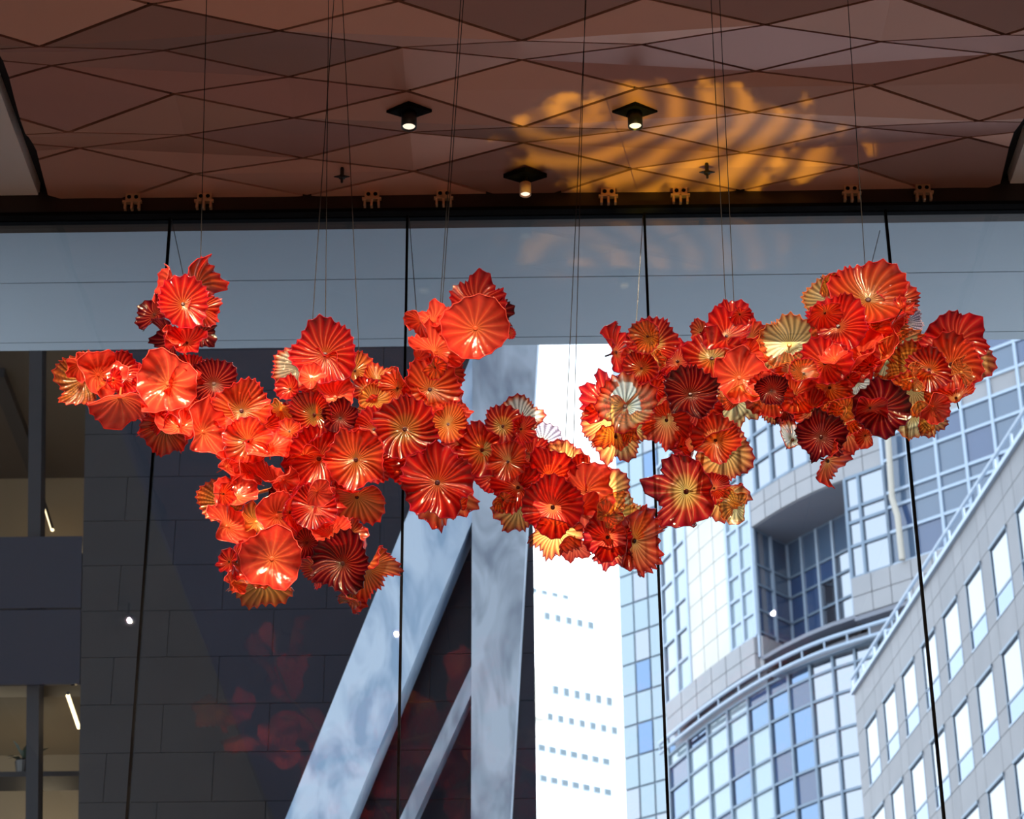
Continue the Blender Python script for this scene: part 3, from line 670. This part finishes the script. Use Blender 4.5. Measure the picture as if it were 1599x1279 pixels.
# added floor lamp out of view, stands in for sunlight reflected off the discs
pj = (1.2, 8.2, .5)
o = tag(empty('caustic_helper', (pj[0], pj[1], 0)), 'added unseen floor lamp standing in for gold sunlight reflected on the ceiling', 'helper_lamp')
MB().lathe([(.18, 0), (.18, .03), (.03, .04), (.03, .22)]).build('base', MAT['blackmetal'], o)
MB().lathe([(.07, .22), (.11, .26), (.11, .44), (.09, .44), (.08, .40)]).build('lamp_body', MAT['blackmetal'], o)
gt = at_z(1045, 205, ZC)
gold = add_light('caustic helper beam', 'SPOT', pj, 2500, (1.0, .68, .04), spot_size=R(24), spot_blend=.2, shadow_soft_size=.004)
aim(gold, gt)
def gobo(lamp):
    rot = lamp.rotation_euler.to_matrix().transposed()
    def uv(px, py):
        d = rot @ (at_z(px, py, ZC) - Vector(pj)); return d.x / -d.z, d.y / -d.z
    c0 = uv(1055, 222); ex = uv(1345, 190); ey = uv(1045, 130); rc = uv(900, 165)
    hx = math.hypot(ex[0] - c0[0], ex[1] - c0[1]); hy = math.hypot(ey[0] - c0[0], ey[1] - c0[1])
    d = lamp.data; d.use_nodes = True; nt = d.node_tree; N = nt.nodes.new; L = nt.links.new
    em = nt.nodes['Emission']
    tc = N('ShaderNodeTexCoord'); sp = N('ShaderNodeSeparateXYZ'); L(tc.outputs['Normal'], sp.inputs[0])
    def math_(op, a, b=None, c=None):
        n = N('ShaderNodeMath'); n.operation = op
        for i, v in enumerate((a, b, c)):
            if v is None: continue
            if isinstance(v, (int, float)): n.inputs[i].default_value = v
            else: L(v, n.inputs[i])
        return n.outputs[0]
    az = math_('ABSOLUTE', sp.outputs['Z'])
    u = math_('DIVIDE', sp.outputs['X'], az); v = math_('DIVIDE', sp.outputs['Y'], az)
    cb = N('ShaderNodeCombineXYZ'); L(u, cb.inputs[0]); L(v, cb.inputs[1])
    nz = N('ShaderNodeTexNoise'); nz.inputs['Scale'].default_value = 34; nz.inputs['Detail'].default_value = 3; L(cb.outputs[0], nz.inputs['Vector'])
    mu = math_('DIVIDE', math_('SUBTRACT', u, c0[0]), hx); mv = math_('DIVIDE', math_('SUBTRACT', v, c0[1]), hy)
    m = math_('ADD', math_('ADD', math_('MULTIPLY', mu, mu), math_('MULTIPLY', mv, mv)), math_('MULTIPLY', math_('SUBTRACT', nz.outputs['Fac'], .5), 2.6))
    mk = N('ShaderNodeMapRange'); mk.interpolation_type = 'SMOOTHSTEP'; mk.inputs['From Min'].default_value = 1.0; mk.inputs['From Max'].default_value = .55; L(m, mk.inputs['Value'])
    du = math_('SUBTRACT', u, rc[0]); dv = math_('SUBTRACT', v, rc[1])
    r_ = math_('SQRT', math_('ADD', math_('MULTIPLY', du, du), math_('MULTIPLY', dv, dv)))
    n2 = N('ShaderNodeTexNoise'); n2.inputs['Scale'].default_value = 14; L(cb.outputs[0], n2.inputs['Vector'])
    ph = math_('MULTIPLY_ADD', r_, 2 * math.pi / (hx * .19), math_('MULTIPLY', n2.outputs['Fac'], 7))
    st = math_('MULTIPLY_ADD', math_('SINE', ph),   .36, .5)
    L(math_('MULTIPLY', mk.outputs[0], st), em.inputs['Strength'])
gobo(gold)

# ------------------------------------------------------------------ the hanging blown glass sculptures
YS = 9.6
def disc_mesh(name, n, depth, amp, lobes, lobe, seed, scallop, twist):
    """fluted blown disc of unit radius, hub at the origin, opening along +z; returns mesh and rim points"""
    r_ = np.random.RandomState(seed)
    na = n * 6; nr = 10
    th = np.linspace(0, 2 * np.pi, na, endpoint=False)
    ph = r_.uniform(0, 6.28, 4)
    rr = np.linspace(.07, 1, nr)[:, None]
    fl = np.cos(n * th)[None, :]
    sharp = np.sign(fl) * np.abs(fl) ** .8
    env = 1 + lobe * .55 * np.sin(lobes * th + ph[0])[None, :] + lobe * .4 * np.sin((lobes + 2) * th + ph[1])[None, :]
    rad = rr * (1 + (env - 1) * rr + scallop * sharp * rr ** 3)
    z = depth * rr ** 1.7 + amp * sharp * rr ** 1.4 + lobe * 1.5 * rr ** 2.4 * np.sin(lobes * th + ph[2])[None, :] + lobe * .8 * rr ** 3 * np.sin((lobes + 3) * th + ph[3])[None, :]
    a = th[None, :] + twist * rr + .10 * rr * np.sin(lobes * th + ph[1])[None, :] + .05 * np.sin(5 * rr + ph[0])
    X = rad * np.cos(a); Y = rad * np.sin(a); Z = z + 0 * X
    V = np.stack([X, Y, Z], -1).reshape(-1, 3)
    faces = []; uvs = []
    v_ = np.linspace(0, 1, nr)
    for i in range(nr - 1):
        for k in range(na):
            k2 = (k + 1) % na
            faces.append((i * na + k, i * na + k2, (i + 1) * na + k2, (i + 1) * na + k))
            u0, u1 = k / 6.0, (k + 1) / 6.0
            uvs += [u0, v_[i], u1, v_[i], u1, v_[i + 1], u0, v_[i + 1]]
    return V, faces, uvs, V.reshape(nr, na, 3)[-1]

def add_disc(root, spec, idx):
    px, py, Rp, t, az, pal, lay = spec
    rs = random.Random(idx * 17 + 3)
    Y = YS + lay * .085 + rs.uniform(-.02, .02)
    P = at_y(px, py, Y); dep = -(CAMR.transposed() @ (P - Vector((0, 0, EYE)))).z
    Rw = Rp * 1.05 * dep / F
    t = R(t); a = R(az)
    nc = Vector((math.sin(t) * math.cos(a), math.sin(t) * math.sin(a), math.cos(t)))
    zax = CAMR @ nc; xax = zax.orthogonal().normalized(); yax = zax.cross(xax)
    spin = rs.uniform(0, 6.28)
    x2 = xax * math.cos(spin) + yax * math.sin(spin); y2 = zax.cross(x2)
    rot = Matrix((x2, y2, zax)).transposed().to_4x4()
    soft = pal == 'C'
    n = rs.choice([20, 23, 26, 29]) if not soft else rs.choice([15, 18, 21])
    if Rp < 22: n = rs.choice([13, 14, 16])
    depth = rs.uniform(.24, .42) if t < R(30) else rs.uniform(.26, .46)
    amp = rs.uniform(.036, .066) if not soft else rs.uniform(.02, .036)
    lobe = rs.uniform(.08, .16) if Rp > 24 else rs.uniform(.09, .18)
    V, faces, uvs, rim = disc_mesh('glass_disc', n, depth, amp, rs.choice([2, 3, 4, 5]), lobe, idx + 5, rs.uniform(.03, .06) if not soft else .03, rs.uniform(-.25, .25))
    me = bpy.data.meshes.new('glass_disc'); me.from_pydata((V * Rw).tolist(), [], faces)
    uvl = me.uv_layers.new(name='flutes'); uvl.data.foreach_set('uv', uvs)
    me.polygons.foreach_set('use_smooth', [True] * len(faces)); me.update()
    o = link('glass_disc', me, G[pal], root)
    hub = P - zax * (depth * .62 * Rw)
    o.matrix_local = Matrix.Translation(hub - Vector(root.location)) @ rot
    lr = max(.0018, Rw * .018)
    MB().tube([Vector(p) * Rw for p in rim[::2].tolist()], lr, 5, closed=True).build('lip', LIP[pal], o, True)
    st = MB().lathe([(Rw * .03, -.06), (Rw * .04, -.02), (Rw * .075, -.006), (Rw * .08, depth * .02 * Rw), (Rw * .055, .007), (Rw * .015, .004)], n=12)
    st.build('stem', HUB[HUBOF[pal]], o, True)
    return o

LEFT = [
 # top left spray
 (263,447,34,66,180,'C',0),(315,450,46,70,0,'O',0),(286,472,39,20,60,'R',-2),(317,482,28,42,0,'O',-1),(237,489,29,50,150,'D',1),
 (260,531,34,60,200,'D',1),(291,530,29,38,90,'R',-1),(319,521,21,40,0,'D',2),
 # left arm
 (127,592,40,18,150,'M',0),(158,584,37,40,10,'C',-1),(192,584,33,35,30,'R',0),(205,590,28,50,160,'R',1),(260,598,47,6,120,'C',-2),(186,634,46,60,270,'C',-1),
 (333,597,36,14,80,'D',-1),(298,577,27,35,100,'R',1),(378,640,44,16,40,'O',-1),(325,672,44,54,15,'C',-2),(256,675,37,36,250,'O',0),(278,661,32,50,80,'C',-1),
 (386,688,35,10,90,'O',-2),(420,697,34,52,90,'C',-2),(357,727,23,70,30,'C',-1),(390,736,28,72,35,'C',-1),(432,748,38,72,60,'C',0),(345,650,26,30,200,'C',0),
 (300,640,26,30,100,'R',1),(410,665,26,30,60,'R',0),
 # lower left spray
 (346,781,34,14,120,'M',0),(369,769,33,50,80,'C',-1),(360,818,41,62,40,'C',-1),(402,812,26,42,50,'G',-1),(437,806,38,32,0,'C',-1),(458,800,36,74,0,'R',-2),
 (436,772,16,30,90,'D',0),(490,790,35,16,90,'R',-2),(512,792,28,50,10,'C',-1),(424,872,46,8,60,'C',-2),(375,877,31,70,0,'R',-1),(368,910,20,60,40,'C',-1),
 (408,921,47,66,270,'G',0),(478,845,30,20,100,'D',0),(517,829,31,50,90,'C',-1),(552,830,21,42,20,'O',0),(533,879,44,10,130,'D',-2),(490,893,24,50,210,'V',0),
 (583,893,39,58,320,'A',0),(550,928,28,70,10,'O',0),(470,820,26,30,180,'R',1),(455,850,26,30,0,'R',1),
 # middle
 (497,715,48,10,100,'R',-1),(555,717,45,8,90,'O',-2),(557,782,40,44,270,'A',0),(588,720,34,40,0,'R',0),(487,648,38,30,180,'V',-2),(531,651,26,15,80,'D',-2),
 (523,617,30,30,90,'C',-1),(507,551,49,16,90,'R',-2),(462,572,36,34,150,'W',0),(450,606,20,30,150,'R',0),(438,645,27,42,270,'G',0),(558,578,26,45,20,'A',0),
 (571,608,20,20,90,'V',-1),(585,622,22,30,60,'G',-1),(572,646,17,30,270,'G',0),(593,590,26,50,60,'A',0),(672,606,43,15,60,'O',-1),(617,606,28,40,180,'O',-1),
 (692,582,31,30,40,'O',0),(683,543,41,50,60,'C',-1),(658,557,27,64,30,'C',0),(742,511,49,6,100,'C',-2),(746,472,41,22,80,'R',0),(781,490,26,58,0,'D',1),
 (670,497,35,64,115,'C',0),(796,520,9,30,0,'R',1),(632,668,47,14,80,'V',-2),(582,668,32,22,120,'R',-1),(700,660,30,20,80,'A',-1),(717,640,22,60,20,'C',0),
 (682,752,53,14,110,'R',-2),(692,772,47,22,300,'A',0),(655,710,34,30,180,'R',0),(720,690,34,20,60,'R',0),(540,680,34,20,90,'R',1),(605,640,34,20,90,'R',1),
 (655,640,36,20,90,'R',1),(470,690,34,25,150,'R',1),(520,745,36,25,250,'R',1),(640,720,38,20,90,'R',1),(450,660,30,20,90,'R',1),(500,600,32,20,90,'R',1),
 # right arm
 (748,703,41,36,180,'V',-1),(785,664,30,15,90,'V',-1),(812,653,32,22,60,'W',0),(816,670,22,42,0,'R',-1),(846,690,31,15,80,'B',1),(793,720,30,10,90,'O',-2),
 (875,726,36,15,90,'A',0),(806,760,37,20,150,'R',-1),(857,744,42,10,100,'R',-1),(863,791,45,10,100,'R',-2),(805,795,34,20,220,'A',1),(868,836,39,42,270,'A',-1),
 (907,731,20,30,30,'R',0),(918,765,41,20,40,'C',-1),(946,768,36,20,20,'A',0),(911,797,32,25,280,'C',-1),(960,801,32,25,40,'G',0),(949,838,36,10,90,'R',-2),
 (957,867,30,54,270,'V',-1),(999,845,51,52,0,'O',-1),(898,855,24,42,270,'C',0),(770,740,30,20,90,'R',1),(830,710,30,20,90,'R',1),(985,815,28,30,40,'G',1),
]
LEFT = [d[:5] + ({'A': 'E', 'G': 'K'}.get(d[5], d[5]) if d[0] < 740 else d[5],) + d[6:] for d in LEFT]
RIGHT = [
 (1019,534,37,14,70,'V',-1),(968,548,42,64,20,'R',0),(1000,574,26,18,150,'V',-1),(1021,563,18,30,280,'G',-1),(977,631,44,22,85,'W',-2),(938,622,37,54,160,'R',0),
 (950,660,40,30,250,'A',1),(962,688,36,40,270,'A',0),(991,665,28,30,300,'A',0),(1018,602,28,20,90,'R',0),(1023,624,27,20,30,'O',0),(1057,562,32,25,120,'R',0),
 (1112,555,42,34,90,'V',-1),(1144,499,31,25,80,'R',0),(1135,520,36,34,90,'R',-1),(1092,519,18,40,180,'O',0),(1176,530,27,50,0,'O',0),(1172,556,28,40,0,'C',0),
 (1079,613,41,24,80,'D',-3),(1090,641,38,30,270,'R',-1),(1156,588,41,14,60,'C',-2),(1150,631,38,44,280,'G',-1),(1040,660,36,24,250,'O',-1),(1076,692,28,44,160,'R',0),
 (1118,685,36,18,90,'O',-1),(1131,709,42,20,300,'A',0),(1066,768,54,36,180,'V',-1),(1117,762,23,15,30,'R',-1),(1133,780,36,50,300,'A',0),
 (1205,609,23,10,90,'D',-3),(1200,616,35,20,240,'O',-1),(1243,617,30,18,60,'O',-1),(1233,536,43,22,100,'G',-1),(1240,580,31,20,270,'O',0),(1228,641,23,30,270,'D',0),
 (1212,641,22,40,270,'A',0),(1267,638,29,24,120,'O',-1),(1289,565,38,20,90,'R',-2),(1296,608,33,25,270,'O',-1),(1308,506,45,24,120,'R',-2),
 (1292,466,36,34,140,'G',1),(1357,461,58,34,92,'O',-1),(1402,468,35,30,10,'O',0),(1415,501,25,20,0,'B',1),(1390,510,29,20,300,'M',0),(1360,512,32,20,90,'C',0),
 (1340,551,42,64,130,'C',-1),(1378,551,36,70,145,'C',-1),(1398,560,48,42,330,'G',0),(1340,600,33,40,320,'W',0),(1325,588,17,20,90,'R',-1),(1377,637,42,6,100,'D',-3),
 (1322,648,31,22,270,'A',-1),(1283,681,37,10,100,'D',-2),(1241,682,32,58,60,'W',-1),(1328,680,30,50,320,'O',0),(1298,722,36,60,340,'O',-1),(1362,666,24,60,270,'O',0),
 (1495,531,44,20,70,'R',0),(1487,567,43,10,90,'O',-1),(1510,565,37,20,330,'A',1),(1459,537,26,50,140,'R',0),(1450,577,33,20,160,'V',-2),(1420,573,35,25,160,'A',0),
 (1428,612,39,20,260,'A',-1),(1428,655,32,38,270,'G',0),(1455,660,23,40,290,'A',0),(1491,615,30,64,110,'O',-1),(1461,638,25,35,320,'C',-1),(1467,612,25,30,300,'O',0),
 (1120,600,40,20,90,'O',1),(1190,590,34,20,90,'A',1),(1265,590,34,20,90,'A',1),(1330,560,38,20,90,'O',1),(1310,630,30,20,90,'A',1),(1060,600,30,20,90,'O',1),
]
def petals(discs, seed):       # smaller crumpled petals crowding in between the large discs
    r_ = random.Random(seed); out = []
    for (x, y, rr_, t, az, pal, lay) in discs:
        if r_.random() > .48 or rr_ < 28 or pal in 'WB': continue
        w = r_.uniform(0, 6.28); k = r_.uniform(.35, .75) * rr_
        np_ = {'C': 'CCO', 'R': 'RCO', 'D': 'RRD', 'O': 'OAR', 'A': 'AOG', 'G': 'GAO', 'V': 'ROA', 'E': 'EOC', 'K': 'EOC', 'W': 'AR'}.get(pal, 'OC')
        if abs(x + k * math.cos(w) - 977) < 48 and abs(y - 632) < 60: continue
        out.append((x + k * math.cos(w), y - k * math.sin(w) * .8, rr_ * r_.uniform(.5, .72), r_.uniform(35, 66), r_.uniform(0, 360), r_.choice(np_), r_.choice([-3, -1, -1, 0, 0])))
    return out
LEFT += petals(LEFT, 5); RIGHT += petals(RIGHT, 9)
def sculpture(name, label, discs, arms, cables, base_px, seed):
    root = tag(empty(name, at_y(*base_px, YS)), label, 'sculpture')
    L0 = Vector(root.location)
    for i, d in enumerate(discs): add_disc(root, d, seed + i)
    for a in arms:
        MB().tube([at_y(x, y, YS + .12) - L0 for x, y in a], .009, 8).build('armature', MAT['arm'], root, True)
    for (x0, y0, x1, y1, kind) in cables:
        bot = at_y(x1, y1 + 12, YS + .03)
        if kind == 'c':
            k = (-60 - y0) / (y1 - y0); top = at_z(x0 + (x1 - x0) * k, -60, ZC - .03)
        else: top = at_y(x0, y0, YG - .07)
        MB().tube([top - L0, bot - L0], .0022, 6).build('cable', MAT['steel'], root)
    return root
sculpture('glass_sculpture', 'long sprawling hanging sculpture of coral and red fluted glass discs before the slate building', LEFT,
  [[(120,600),(200,615),(262,610),(310,600),(345,640),(400,690),(470,700),(540,690),(620,670),(690,700),(760,715),(830,750),(880,790),(960,830)],
   [(310,602),(300,580),(279,530),(285,470)],[(500,695),(495,640),(500,560)],[(640,668),(690,580),(698,520),(740,510)],[(470,705),(480,790),(430,860),(410,905)],
   [(480,790),(530,870),(570,895)],[(440,760),(400,770),(350,785)],[(280,640),(320,640)]],
  [(320,106,313,410,'c'),(514,106,487,505,'c'),(512,106,508,510,'c'),(540,107,561,545,'c'),(716,107,689,485,'c'),(712,107,686,485,'c'),(910,107,882,695,'c'),(911,107,895,705,'c'),
   (268,343,291,440,'w'),(639,341,652,497,'w')], (520, 720), 0)
sculpture('glass_sculpture', 'shorter hanging sculpture of amber and crimson fluted glass discs before the curved office tower', RIGHT,
  [[(960,650),(1010,600),(1080,590),(1150,580),(1230,590),(1300,570),(1380,590),(1450,590),(1490,570)],[(1080,600),(1100,690),(1090,770)],[(1300,570),(1340,480),(1400,470)],
   [(1290,580),(1290,680)],[(1130,580),(1140,505)],[(1020,600),(1015,540)]],
  [(1115.6,107,1134,482,'c'),(1129,107,1147,482,'c'),(1331,107,1352,422,'c'),(1004,338,993,502,'w'),(1374,360,1355,424,'w')], (1230, 620), 400)
